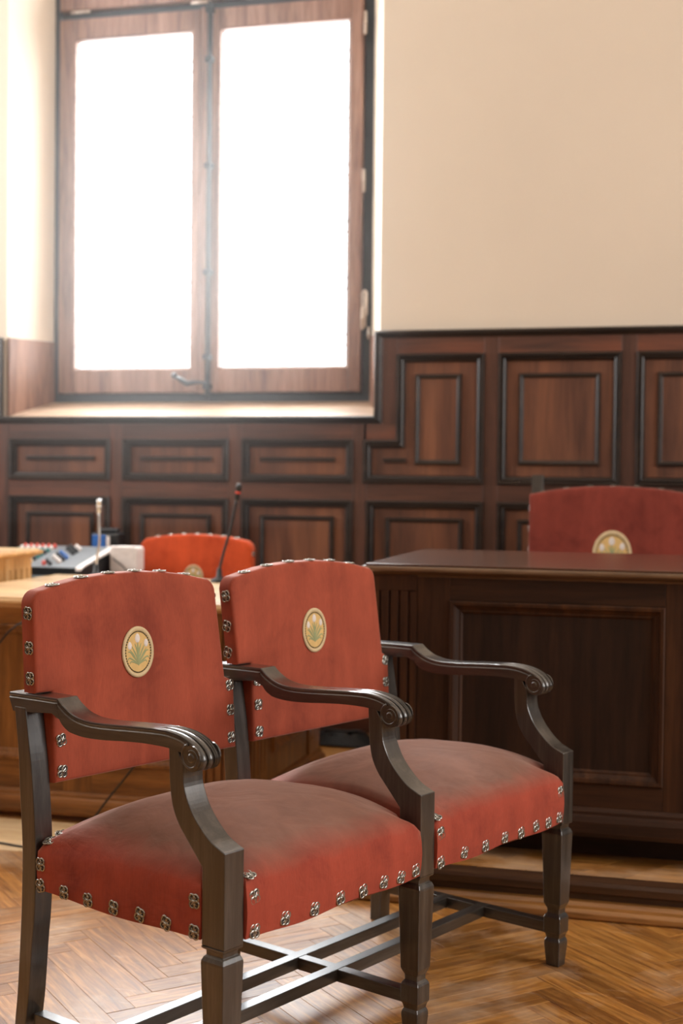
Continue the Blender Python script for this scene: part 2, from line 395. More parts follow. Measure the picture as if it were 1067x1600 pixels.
sash(-3.040, -2.312, 3.388, ZT - .04, -2.949, -2.359, 3.50, ZT - .14)
sash(-2.252, -1.518, 3.388, ZT - .04, -2.206, -1.587, 3.50, ZT - .14)
wbar('astragal', -2.305, -2.268, 1.53, 3.35, YF - .040, YF + .03)
wbar('meeting_rebate', -2.318, -2.246, 1.53, 3.35, YF - .010, YF + .035, WIND)
wbar('mullion', -2.312, -2.252, 3.385, ZT - .04, YF - .030, YF + .03)
r = MB(); r.tube([(-2.258, YF - .052, 1.50), (-2.258, YF - .052, 3.37)], .010, 10)
for z in (1.56, 1.7, 2.1, 2.6, 3.1, 3.33): r.box(-2.276, -2.240, YF - .066, YF - .03, z - .012, z + .012)
rod = r.build('espagnolette_rod', IRON, win)
h = MB(); h.tube([(-2.258, YF - .07, 1.575), (-2.30, YF - .075, 1.58), (-2.345, YF - .085, 1.572), (-2.375, YF - .09, 1.59), (-2.40, YF - .092, 1.605)], [.009, .009, .014, .012, .008], 8)
h.lathe([(0.001, -.016), (.012, -.010), (.015, 0), (.012, .010), (.001, .016)], (-2.408, YF - .092, 1.61), 10)
h.build('window_handle', IRON, win)
for z in (3.22, 2.50, 1.87):
    b_ = MB(); b_.lathe([(.001, -.055), (.007, -.05), (.008, 0), (.009, .001), (.008, .002), (.007, .05), (.001, .055)], (-1.507, YF - .034, z), 8); b_.build('hinge', BRASS, win)
for x in (-2.93, -2.31):
    b_ = MB(); b_.tube([(x - .05, YF - .03, 3.376), (x + .05, YF - .03, 3.376)], .007, 8); b_.build('hinge', BRASS, win)
lt = MB()
for (a, c) in (((-1.495, 2.0), (-1.495, 1.83)), ((-1.478, 1.83), (-1.478, 1.775)), ): lt.tube([(a[0], YF - .03, a[1]), (c[0], YF - .03, c[1])], .005, 8)
lt.tube([(-1.508, YF - .032, 1.89), (-1.508, YF - .032, 1.985), (-1.500, YF - .032, 2.0), (-1.487, YF - .032, 1.99), (-1.487, YF - .032, 1.885), (-1.508, YF - .032, 1.89)], .005, 6)
lt.build('stay_bolt', BRASS, win)

# ------------------------------------------------------------------ panelled wainscot
wc = empty('trim_2', kind='structure', label='dark walnut wainscot panelling on the wall below and right of the window')
WZ = lambda a, b_, h: (a, YB - h, b_)       # a along X, b height, h out into the room
bk = MB(); bk.box(-5.19, 3.99, YB - .010, YB - .001, 0.0, 1.37); bk.box(-5.19, OX0 - .02, YB - .010, YB - .001, 1.37, 1.76); bk.box(OX1 + .02, 3.99, YB - .010, YB - .001, 1.37, 1.76)
bk.build('backing', PANEL, wc)
PITCH = 0.5825
cols = [(-3.752 + PITCH * k, -3.752 + PITCH * k + .52) for k in range(-2, 12)]      # panel columns
cols = [(a, c) for a, c in cols if a > -5.15 and c < 3.95]
T = 0.026                                    # stiles and rails stand proud of the backing
def board(name, x0, x1, z0, z1, mat, t=T):
    b_ = MB(); b_.box(x0, x1, YB - t, YB - .010, z0, z1); b_.build(name, mat, wc, 0.002)
def under(x): return OX0 - .02 < x < OX1 - .02
edges = [-5.19] + [e for a, c in cols for e in (a, c)] + [3.99]
for i in range(0, len(edges), 2):
    x0, x1 = edges[i], edges[i + 1]
    if x1 - x0 > .3: x0 = x1 - .06 if i == 0 else x0; x1 = x0 + .06
    top = 1.376 if under((x0 + x1) / 2) else 1.752
    board('stile', x0, x1, .13, top, STILEW)
board('stile', -1.354, -1.288, 1.376, 1.752, STILEW)
MP = [(0, .026), (0, .034), (.004, .038), (.010, .038), (.014, .033), (.017, .026), (.023, .029), (.028, .026), (.031, .018), (.036, .0105)]
MI = [(0, .0105), (0, .020), (.004, .026), (.010, .027), (.014, .024), (.019, .017), (.021, .016)]
def rect(x0, x1, z0, z1): return [(x0, z0), (x1, z0), (x1, z1), (x0, z1)]
def panel(poly, inner=None, bar=None, sub=True):
    mb = MB(); sweep_poly(mb, poly, MP, WZ); o = mb.build('panel_frame', MOULD, wc)
    if inner:
        mb = MB(); sweep_poly(mb, inner, MI, WZ); mb.build('inner_moulding', MOULD, o)
        xs = [p[0] for p in inner]; zs = [p[1] for p in inner]
        mb = MB(); mb.box(min(xs) + .018, max(xs) - .018, YB - .016, YB - .010, min(zs) + .018, max(zs) - .018); mb.build('raised_field', PANEL, o)
    if bar:
        mb = MB(); x0, x1, z0, z1 = bar
        mb.prism([(z0, .010), (z0 + .003, .022), (z1 - .003, .022), (z1, .010)], lambda p, q, t: (t, YB - q, p), x0, x1); mb.build('slim_bar', MOULD, o, .002)
for a, c in cols:
    L_shape = abs(a + 1.4225) < .02
    # lower row
    board('rail', a, c, 1.036, 1.113, RAILW); board('rail', a, c, .13, .27, RAILW)
    panel(rect(a, c, .27, 1.036), rect(a + .087, c - .087, .36, .962))
    if L_shape:
        panel([(a - .015, 1.113), (c, 1.113), (c, 1.68), (-1.288, 1.68), (-1.288, 1.303), (a - .015, 1.303)], rect(-1.206, -1.003, 1.196, 1.592), (-1.348, -1.246, 1.204, 1.224))
        board('rail', -1.288, c, 1.68, 1.752, RAILW); board('rail', a - .015, -1.288, 1.303, 1.376, RAILW)
    elif under((a + c) / 2):
        panel(rect(a, c, 1.113, 1.306), None, (a + .085, c - .085, 1.205, 1.226))
        board('rail', a, c, 1.306, 1.376, RAILW)
    else:
        panel(rect(a, c, 1.113, 1.68), rect(a + .087, c - .087, 1.197, 1.592))
        board('rail', a, c, 1.68, 1.752, RAILW)
cap = MB(); CP = [(0, .010), (0, .040), (-.006, .046), (-.012, .046), (-.016, .038), (-.020, .040), (-.026, .034), (-.034, .026)]
sweep_path(cap, [(-5.19, 1.784), (OX0 - .012, 1.784), (OX0 - .012, 1.410), (OX1 - .016, 1.410), (OX1 - .016, 1.784), (3.99, 1.784)], CP, WZ)
cap.build('cap_moulding', MOULD, wc)
bs = MB(); bs.prism([(0, .0), (0, .036), (.10, .036), (.115, .030), (.13, .026), (.13, 0)], lambda p, q, t: (t, YB - q, p), -5.19, 3.99)
struct(bs, 'baseboard_back', RAILW)

# ------------------------------------------------------------------ herringbone floor
PL, PWd = 0.400, 0.0655
def plank_mesh(L, W):
    g = .0003; c = .0009; t = .012
    mb = MB()
    lo = [(-L / 2 + g, -W / 2 + g), (L / 2 - g, -W / 2 + g), (L / 2 - g, W / 2 - g), (-L / 2 + g, W / 2 - g)]
    hi = [(-L / 2 + g + c, -W / 2 + g + c), (L / 2 - g - c, -W / 2 + g + c), (L / 2 - g - c, W / 2 - g - c), (-L / 2 + g + c, W / 2 - g - c)]
    v = [(x, y, -t) for x, y in lo] + [(x, y, -c * .6) for x, y in lo] + [(x, y, 0) for x, y in hi]
    fs = [(8, 9, 10, 11)]
    for i in range(4):
        j = (i + 1) % 4; fs += [(i, j, 4 + j, 4 + i), (4 + i, 4 + j, 8 + j, 8 + i)]
    mb.add(v, fs); return mb.mesh('plank', PARQ)
pm = plank_mesh(PL, PWd)
def herring(x0, y0, fn):
    s2 = math.sqrt(2); out = []
    for k in range(-60, 61):
        for j in range(-12, 13):
            for vert in (0, 1):
                if vert: a, b_, th = PL + PWd / 2, PWd - PL / 2, 3 * PI / 4
                else: a, b_, th = PL / 2, PWd / 2, PI / 4
                a += k * PWd + j * PL; b_ += k * PWd - j * PL
                X, Y = x0 + (a - b_) / s2, y0 + (a + b_) / s2
                if fn(X, Y): out.append((X, Y, th))
    return out
def covered(X, Y): return (X > -1.0 and Y > 3.75) or Y > 5.95
def on_floor(X, Y): return -5.0 < X < 3.9 and -1.5 < Y < 5.9 and not covered(X, Y)
def in_view(X, Y):
    P = Vector((X, Y, 0)) - Vector((0, 0, CH)); d = P.dot(fw)
    if d < .5: return None
    return (533.5 + 2130.66 * P.dot(R_) / d, 800 - 2130.66 * P.dot(U_) / d, d)
pls = herring(-0.575, 2.769, on_floor); seen = []; rest = []
for X, Y, th in pls:
    q = in_view(X, Y)
    if q and -140 < q[0] < 1200 and 1090 < q[1] < 1720 and not (Y > 3.70 and -2.6 < X < -1.3): seen.append((q[2], X, Y, th))
    else: rest.append((X, Y, th))
seen.sort(); rest += [s_[1:] for s_ in seen[295:]]
for d, X, Y, th in seen[:295]:
    M = Matrix.Translation((X, Y, random.uniform(-.0006, .0002))) @ Matrix.Rotation(th + random.choice((0, PI)), 4, 'Z') @ Matrix.Rotation(random.uniform(-.002, .002), 4, 'X')
    inst(pm, 'plank', floor, M)
def joined(lst, z, name, parent, mat=PARQ):
    mb = MB(); g = .0003
    for X, Y, th in lst:
        c, s = math.cos(th), math.sin(th); cs = []
        for a, b_ in ((-1, -1), (1, -1), (1, 1), (-1, 1)):
            a *= PL / 2 - g; b_ *= PWd / 2 - g; cs.append((X + a * c - b_ * s, Y + a * s + b_ * c))
        zz = z + random.uniform(-.0006, 0)
        mb.add([(x, y, zz - .008) for x, y in cs] + [(x, y, zz) for x, y in cs], [(4, 5, 6, 7), (0, 1, 5, 4), (1, 2, 6, 5), (2, 3, 7, 6), (3, 0, 4, 7)])
    o = mb.build(name, mat, parent); o['kind'] = 'stuff'; return o
joined(rest, 0, 'distant_planks', floor)
for k in range(3):  # boards added to carry the painted light patch before the side desk
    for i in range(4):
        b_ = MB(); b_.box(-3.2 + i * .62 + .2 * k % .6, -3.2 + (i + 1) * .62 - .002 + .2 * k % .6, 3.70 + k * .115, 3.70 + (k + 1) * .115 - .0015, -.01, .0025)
        b_.build('light_patch', LITPATCH, floor, .001)

# ------------------------------------------------------------------ dais
DX0 = -1.08
ds = empty('trim_3', kind='structure', label='low parquet dais with dark riser carrying the large dark desk')
b_ = MB(); b_.box(DX0, 3.9, 3.585, YB - .04, 0, .080); b_.build('platform', RISER, ds)
b_ = MB(); b_.prism([(3.572, .058), (3.566, .062), (3.564, .080), (3.568, .090), (3.62, .092), (3.62, .058)], lambda p, q, t: (t, p, q), DX0 - .012, 3.9); b_.build('nosing', RISER, ds)
b_ = MB(); b_.prism([(3.585, 0), (3.535, 0), (3.531, .006), (3.532, .018), (3.540, .026), (3.556, .030), (3.565, .038), (3.585, .040)], lambda p, q, t: (t, p, q), DX0 - .04, 3.9, smooth=False); b_.build('base_moulding', DMOULD, ds, .002)
dpl = herring(-0.575 + .1, 2.769, lambda X, Y: DX0 + .18 < X < 3.7 and 3.62 + .16 < Y < YB - .25)
joined(dpl, .0925, 'dais_planks', ds)
b_ = MB(); b_.box(DX0, 3.9, 3.62, YB - .04, .080, .0905); b_.build('deck', PARQ, ds)
edge = []
for i in range(30):
    b_ = MB(); x = DX0 + i * .13
    b_.prism([(x + .001, 3.622), (x + .129, 3.622), (x + .129 + .12, 3.80), (x + .001 + .12, 3.80)], xy, .085, .0922 + .0003 * (i % 3)); b_.build('deck_board', PARQ, ds)

# ------------------------------------------------------------------ desks
def desk(name, label, x0, x1, y0, y1, z0, h, mats, panels, pil, side=None, gap=.018, pz=(.26, .775)):
    """x0..x1, y0..y1 of the body; panels: list of X ranges on the front"""
    MX, MZ, MT, MN = mats
    d = empty(name, ((x0 + x1) / 2, y0, z0), 0, label, 'desk')
    ox, oy, oz = d.location
    tr_ = lambda o: setattr(o, 'matrix_parent_inverse', Matrix.Translation((-ox, -oy, -oz)))
    def B(mb, nm, mat, bev=0, par=None, **kw):
        o = mb.build(nm, mat, par or d, bev, **kw)
        if par is None: tr_(o)
        return o
    b0 = z0 + gap
    t = .035
    # carcass: front board, two ends (open at the back)
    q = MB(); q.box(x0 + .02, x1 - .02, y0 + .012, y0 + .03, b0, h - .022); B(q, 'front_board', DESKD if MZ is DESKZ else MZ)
    for a, c in ((x0 + .012, x0 + .03), (x1 - .03, x1 - .012)):
        q = MB(); q.box(a, c, y0 + .03, y1, b0, h - .022); B(q, 'end_board', MZ)
    # top: slab plus nosing
    q = MB(); ov = .03
    q.box(x0 - ov + .012, x1 + ov - .012, y0 - ov + .012, y1 + ov - .012, h - .006, h); B(q, 'top_board', MT, .0015)
    q = MB()
    prof = [(0.012, h - .006), (.001, h - .007), (-.001, h - .012), (0, h - .018), (.006, h - .023), (.012, h - .026), (.024, h - .030), (.03, h - .036)]
    fn = lambda a, b_, hh: (a, b_, hh)
    sweep_poly(q, [(x0 - ov, y0 - ov), (x1 + ov, y0 - ov), (x1 + ov, y1 + ov), (x0 - ov, y1 + ov)], prof, fn); B(q, 'nosing', MN)
    fz0, fz1 = pz
    bt = b0 + .075
    fr = lambda a, b_, hh: (a, y0 + .012 - hh, b_)
    # front frame
    ed = [x0 + pil] + [e for p in panels for e in p] + [x1 - pil]
    for i in range(0, len(ed), 2):
        q = MB(); q.box(ed[i], ed[i + 1], y0, y0 + .012, bt, h - .03); B(q, 'stile', MZ, .0015)
    for p in panels:
        q = MB(); q.box(p[0], p[1], y0 + .0003, y0 + .012, fz1, h - .03); B(q, 'rail', MX, .0015)
        q = MB(); q.box(p[0], p[1], y0 + .0003, y0 + .012, bt, fz0); B(q, 'rail', MX, .0015)
        q = MB(); sweep_poly(q, [(p[0], fz0), (p[1], fz0), (p[1], fz1), (p[0], fz1)], [(0, .012), (0, .018), (.004, .021), (.012, .020), (.016, .014), (.026, .007), (.030, .007), (.036, .001)], fr); B(q, 'panel_moulding', MZ)
    def pilaster(fn2, a0, a1):
        q = MB(); n = 4; w_ = (a1 - a0); mg = w_ * .17; gw = .0075; zt, zb = h - .075, bt + .05
        gs = [a0 + mg + (w_ - 2 * mg) * i / (n - 1) for i in range(n)]
        xs = [a0] + [e for g_ in gs for e in (g_ - gw / 2, g_ + gw / 2)] + [a1]
        def bx(u0_, u1_, h0, h1, za, zb_):
            pts = [fn2(u, z_, hh) for z_ in (za, zb_) for hh in (h0, h1) for u in (u0_, u1_)]
            q.add(pts, [(0, 2, 3, 1), (4, 5, 7, 6), (0, 1, 5, 4), (2, 6, 7, 3), (0, 4, 6, 2), (1, 3, 7, 5)])
        bx(a0, a1, -.006, .010, bt, h - .03)
        for i in range(0, len(xs), 2): bx(xs[i], xs[i + 1], .010, .018, zb, zt)
        bx(a0, a1, .010, .018, zt, h - .03); bx(a0, a1, .010, .018, bt, zb)
        B(q, 'pilaster', MZ, .0012)
    pilaster(fr, x0, x0 + pil); pilaster(fr, x1 - pil, x1)
    if side:
        sr = lambda a, b_, hh: (x1 - .012 + hh, a, b_)
        pa, pn, pb_ = side
        pilaster(sr, *pa); pilaster(sr, *pb_)
        q = MB(); q.box(x1 - .012, x1, pa[1], pn[0], bt, h - .03); q.box(x1 - .012, x1, pn[1], pb_[0], bt, h - .03); q.box(x1 - .012, x1, pn[0], pn[1], fz1, h - .03); q.box(x1 - .012, x1, pn[0], pn[1], bt, fz0)
        q.box(x1 - .012, x1, y0 + .012, pa[0], bt, h - .03); B(q, 'side_frame', MZ, .0015)
        q = MB(); sweep_poly(q, [(pn[0], fz0), (pn[1], fz0), (pn[1], fz1), (pn[0], fz1)], [(0, .012), (0, .018), (.004, .021), (.012, .020), (.016, .014), (.026, .007), (.030, .007), (.036, .001)], sr); B(q, 'panel_moulding', MZ)
    q = MB()
    pf = [(0.012, bt + .004), (-.004, bt + .002), (-.010, bt - .008), (-.010, bt - .016), (-.018, bt - .022), (-.022, bt - .034), (-.022, b0 + .012), (-.018, b0), (.02, b0)]
    sweep_poly(q, [(x0, y0), (x1, y0), (x1, y1), (x0, y1)], pf, fn); B(q, 'plinth_moulding', MX)
    if gap > .05:
        q = MB(); q.box(x0 + .09, x1 - .09, y0 + .10, y0 + .13, z0, b0 + .004); B(q, 'toe_board', MX)
    for fx in (x0 + .03 + gap * .8, x1 - .09 - gap * .8):
        for fy in (y0 + .06, y1 - .12):
            q = MB(); q.box(fx, fx + .06, fy, fy + .06, z0, b0 + .002); B(q, 'foot', MX)
    return d
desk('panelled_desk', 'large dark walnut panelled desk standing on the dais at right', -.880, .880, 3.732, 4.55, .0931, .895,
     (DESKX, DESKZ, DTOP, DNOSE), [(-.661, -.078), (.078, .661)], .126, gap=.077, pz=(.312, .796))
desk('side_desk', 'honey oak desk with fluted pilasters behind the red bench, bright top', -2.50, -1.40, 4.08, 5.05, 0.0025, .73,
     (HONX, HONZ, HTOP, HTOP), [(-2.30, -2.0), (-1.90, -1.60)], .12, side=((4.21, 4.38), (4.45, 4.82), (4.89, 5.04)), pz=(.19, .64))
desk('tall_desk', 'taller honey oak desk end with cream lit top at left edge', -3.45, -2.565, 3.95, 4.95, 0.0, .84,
     (LITX, LITZ, HTOP, LITX), [(-3.28, -2.72)], .12, side=((3.98, 4.16), (4.24, 4.64), (4.72, 4.93)), pz=(.22, .74))

# ------------------------------------------------------------------ rosette, medallion
def rosette_mesh():
    mb = MB(); r = .0058
    for i in range(4):
        a = PI / 4 + i * PI / 2; cx, cy = .0062 * math.cos(a), .0068 * math.sin(a)
        rows = []
        for k in range(9):
            t = a + PI * .0 + (k / 8 - .5) * 2 * PI * .82
            px, py = cx + r * math.cos(t), cy + r * 1.06 * math.sin(t)
            dx, dy = math.cos(t), math.sin(t); w_ = .0014
            rows.append([(px + dx * w_, py + dy * w_, .0005), (px + dx * w_ * .3, py + dy * w_ * .3, .0026), (px - dx * w_, py - dy * w_, .001)])
        mb.grid(rows, False, 0, True)
        tip = (math.cos(a) * .0012, math.sin(a) * .0012)
        mb.add([(cx * .1, cy * .1, .0022), (cx * .9 - tip[1] * 1.0, cy * .9 + tip[0] * 1.0, .002), (cx * 1.5, cy * 1.5, .001), (cx * .9 + tip[1], cy * .9 - tip[0], .002)], [(0, 1, 2, 3)], 0, False)
        b2 = i * PI / 2
        mb.add([(math.cos(b2) * .003 - math.sin(b2) * .0012, math.sin(b2) * .003 + math.cos(b2) * .0012, .002), (math.cos(b2) * .003 + math.sin(b2) * .0012, math.sin(b2) * .003 - math.cos(b2) * .0012, .002), (math.cos(b2) * .0118, math.sin(b2) * .0124, .0006)], [(0, 1, 2)], 0, False)
    mb.lathe([(.0034, .0), (.0034, .0022), (.0022, .0038), (.0004, .0042)], (0, 0, 0), 8, 0)
    for i in range(4):
        a = PI / 4 + i * PI / 2; cx, cy = .0060 * math.cos(a), .0066 * math.sin(a)
        mb.add([(cx + r * .9 * math.cos(2 * PI * k / 10), cy + r * .95 * math.sin(2 * PI * k / 10), .0007) for k in range(10)], [tuple(range(10))], 1)
    return mb.mesh('rosette', [SILV, HOLLOW])
RM = rosette_mesh()
def rosette(parent, p, nrm, spin=0, scale=1.0):
    n = Vector(nrm).normalized(); up = Vector((0, 0, 1)) if abs(n.z) < .9 else Vector((0, 1, 0))
    x = up.cross(n).normalized(); y = n.cross(x)
    M = Matrix(((x.x, y.x, n.x, p[0]), (x.y, y.y, n.y, p[1]), (x.z, y.z, n.z, p[2]), (0, 0, 0, 1)))
    return inst(RM, 'rosette', parent, M @ Matrix.Rotation(spin, 4, 'Z') @ Matrix.Scale(scale * 1.06, 4))
def medallion_mesh(a=.0425, b_=.052):
    """oval, local XY plane, +Z out"""
    mb = MB()
    ell = lambda s, z, n=40: [(a * s * math.cos(2 * PI * i / n), b_ * s * math.sin(2 * PI * i / n), z) for i in range(n)]
    rows = [ell(1, 0), ell(1, .0022), ell(.93, .0034), ell(.86, .0026), ell(.84, .0018)]
    mb.grid(rows, True, 0, True)
    mb.add(ell(.845, .0018), [tuple(range(40))], 1)
    for i in range(46):
        t = 2 * PI * i / 46; s = .80
        c = Vector((a * s * math.cos(t), b_ * s * math.sin(t), .0018)); tg = Vector((-a * math.sin(t), b_ * math.cos(t), 0)).normalized(); nr = Vector((tg.y, -tg.x, 0))
        l_, w_ = .0019, .0011
        v = [c + tg * l_ + nr * w_, c - tg * l_ + nr * w_, c - tg * l_ - nr * w_, c + tg * l_ - nr * w_]
        mb.add([tuple(p) for p in v] + [tuple(p + Vector((0, 0, .0009))) for p in v], [(4, 5, 6, 7), (0, 1, 5, 4), (1, 2, 6, 5), (2, 3, 7, 6), (3, 0, 4, 7)], 2)
    def blade(pts, w_, z, mi):
        pts = catmull([tuple(p) for p in pts], 5); L = []; Rr = []; n = len(pts)
        for i, p in enumerate(pts):
            q0 = Vector(pts[max(i - 1, 0)]); q1 = Vector(pts[min(i + 1, n - 1)]); d = (q1 - q0).normalized(); ww = w_ * math.sin(PI * min(.98, .12 + .88 * i / (n - 1))) ** .7 + .0002
            L.append((p[0] - d.y * ww, p[1] + d.x * ww, z)); Rr.append((p[0] + d.y * ww, p[1] - d.x * ww, z))
        C_ = [(p[0], p[1], z + .0009) for p in pts]
        mb.grid([[l, c_, r_] for l, c_, r_ in zip(L, C_, Rr)], False, mi, True)
    k = b_ / .052
    for sx in (-1, 1):
        A_ = a / .0425
        for pts, w_ in (([(0, -.022), (.004, -.008), (.016, .012)], .0022), ([(0, -.020), (.010, -.010), (.020, .001), (.026, .001)], .0018),
                        ([(0, -.022), (.010, -.016), (.022, -.010), (.027, -.014)], .0018), ([(0, -.024), (.008, -.020), (.018, -.017), (.021, -.021)], .0015),
                        ([(0, -.014), (.003, .004), (.008, .016)], .0018), ([(.001, -.02), (.012, -.004), (.021, .006)], .0012)):
            blade([(x * sx * A_ * 1.08, y * k * 1.08) for x, y in pts], w_ * .85, .0020, 3)
    blade([(0, -.028 * k), (0, 0), (-.001, .021 * k)], .0024, .0021, 3)
    for x, y, s in ((-.001, .028, 1.3), (-.0225, .014, 1.1), (.022, .017, 1.1)):
        x *= a / .0425; y *= k
        n = 12; o = [(x + .0052 * s * math.cos(2 * PI * i / n) * (1 - .25 * max(0, math.sin(2 * PI * i / n))), y + .0075 * s * math.sin(2 * PI * i / n), .0021) for i in range(n)]
        i_ = [(x + (p[0] - x) * .5, y + (p[1] - y) * .5, .0036) for p in o]
        mb.grid([o, i_], True, 4, True); mb.add(i_, [tuple(range(n))], 4)
    return mb.mesh('medallion', [GOLDB, GOLDF, STITCH, LEAF, BUD])
MEDM = medallion_mesh()

# ------------------------------------------------------------------ upholstered shapes
def cushion_back(name, outline, front, rear, mat, parent, puff=.006, inset=.010):
    """outline [(u,z)] CCW; front(z), rear(z) give local y; +y is backwards"""
    mb = MB(); n = len(outline); cx = sum(p[0] for p in outline) / n; cz = sum(p[1] for p in outline) / n
    off = []
    for i in range(n):
        a = Vector(outline[i - 1]); c = Vector(outline[(i + 1) % n]); d = (c - a).normalized(); off.append((-d.y, d.x))
    ins = lambda k: [(p[0] + o[0] * k, p[1] + o[1] * k) for p, o in zip(outline, off)]
    rows = []
    rows.append([(p[0], rear(p[1]), p[1]) for p in ins(.006)]); rows.append([(p[0], rear(p[1]) - .004, p[1]) for p in outline])
    rows.append([(p[0], front(p[1]) + .010, p[1]) for p in outline])
    for k, y in ((.0008, .005), (.003, .0018), (.007, .0)): rows.append([(p[0], front(p[1]) + y, p[1]) for p in ins(k)])
    base = ins(.007)
    for s in (.93, .82, .66, .45, .2):
        rows.append([(cx + (p[0] - cx) * s, front(cz + (p[1] - cz) * s) - puff * (1 - s ** 2.2), cz + (p[1] - cz) * s) for p in base])
    mb.grid(rows, True, 0, True, True, True)
    return mb.build(name, mat, parent, 0, sharp=50)
def arc(cx, cz, r, a0, a1, n=6): return [(cx + r * math.cos(a0 + (a1 - a0) * i / n), cz + r * math.sin(a0 + (a1 - a0) * i / n)) for i in range(n + 1)]
def dens(P, step=.02):
    out = []; n = len(P)
    for i in range(n):
        a, c = Vector(P[i]), Vector(P[(i + 1) % n]); k = max(1, int((c - a).length / step))
        for j in range(k): out.append(tuple(a + (c - a) * j / k))
    return out

# ------------------------------------------------------------------ the bench
bench = empty('two_seat_bench', (-.75416, 2.13647, 0), 1.1444, 'two-seat dark oak bench with red velvet seats and embroidered backs in the foreground', 'bench')
PW = .0507; WB = .56
yz = lambda p, q, t: (t, -p, q)              # p = depth toward the front (v), q = height, t = along the bench
sup_front = catmull([(-.100, .640), (-.0985, .606), (-.091, .583), (-.077, .559), (-.056, .536), (-.034, .518), (-.012, .5075), (0, .503)], 4)
sup_back = catmull([(-.053, .470), (-.069, .488), (-.092, .513), (-.111, .535), (-.126, .564), (-.133, .604), (-.136, .668)], 4)
SUPP = [(0, .338)] + [(0, .42)] + sup_front[::-1] + [(-.118, .668)] + sup_back[::-1] + [(-.053, .338)]
rear_b = catmull([(-.556, .0), (-.5545, .071), (-.547, .136), (-.540, .231), (-.536, .30), (-.5345, .36), (-.534, .41), (-.536, .453), (-.542, .521), (-.548, .605), (-.560, .688)], 4)
rear_f = catmull([(-.5245, .0), (-.5225, .07), (-.512, .145), (-.5035, .24), (-.498, .283), (-.4945, .332), (-.4935, .40), (-.496, .46), (-.502, .527), (-.509, .587), (-.518, .640), (-.526, .688)], 4)
leg_prof = [(.338, 0), (.334, .0015), (.331, .0065), (.323, .0070), (.320, .0035), (.313, .0005), (.309, 0), (.148, .0045), (.140, .0075), (.134, .0105), (.124, .0108), (.119, .007), (.1145, .0050), (.110, .0048), (.080, .0050), (.074, .008), (.066, .0098), (.060, .0070), (.056, .0062), (.050, .0062), (.004, .0100), (0, .0108)]
def frontleg(u):
    mb = MB(); rows = []
    for z, e in leg_prof: rows.append([(u + e, e, z), (u + PW - e, e, z), (u + PW - e, .053 - e, z), (u + e, .053 - e, z)])
    mb.grid(rows, True, 0, False, True, True); return mb
arm_top = catmull([(-.577, .7135), (-.50, .7150), (-.434, .7155)], 2) + catmull([(-.4325, .7145), (-.422, .706), (-.411, .6995), (-.398, .693), (-.384, .6885), (-.361, .6845), (-.330, .6835), (-.285, .6855), (-.242, .6885), (-.192, .6915), (-.156, .6930), (-.128, .6915), (-.102, .6865), (-.080, .6775), (-.064, .6650), (-.0560, .6510), (-.0585, .6390), (-.067, .6312), (-.078, .6285), (-.090, .6305), (-.099, .6370), (-.1025, .6450)], 3)[0:]
arm_bot = []
bot_curve = [(-.565, .678), (-.500, .682), (-.438, .6865), (-.430, .680), (-.419, .668), (-.405, .660), (-.394, .6565), (-.361, .6530), (-.312, .6540), (-.242, .6600), (-.192, .6630), (-.140, .6630), (-.112, .6600)]
bcd = catmull(bot_curve, 6)
NTOP = len(arm_top)
i_scroll = next(i for i, p in enumerate(arm_top) if p[0] > -.118)
def bpt(t):
    x = t * (len(bcd) - 1); i = min(int(x), len(bcd) - 2); f_ = x - i
    return (bcd[i][0] + (bcd[i + 1][0] - bcd[i][0]) * f_, bcd[i][1] + (bcd[i + 1][1] - bcd[i][1]) * f_)
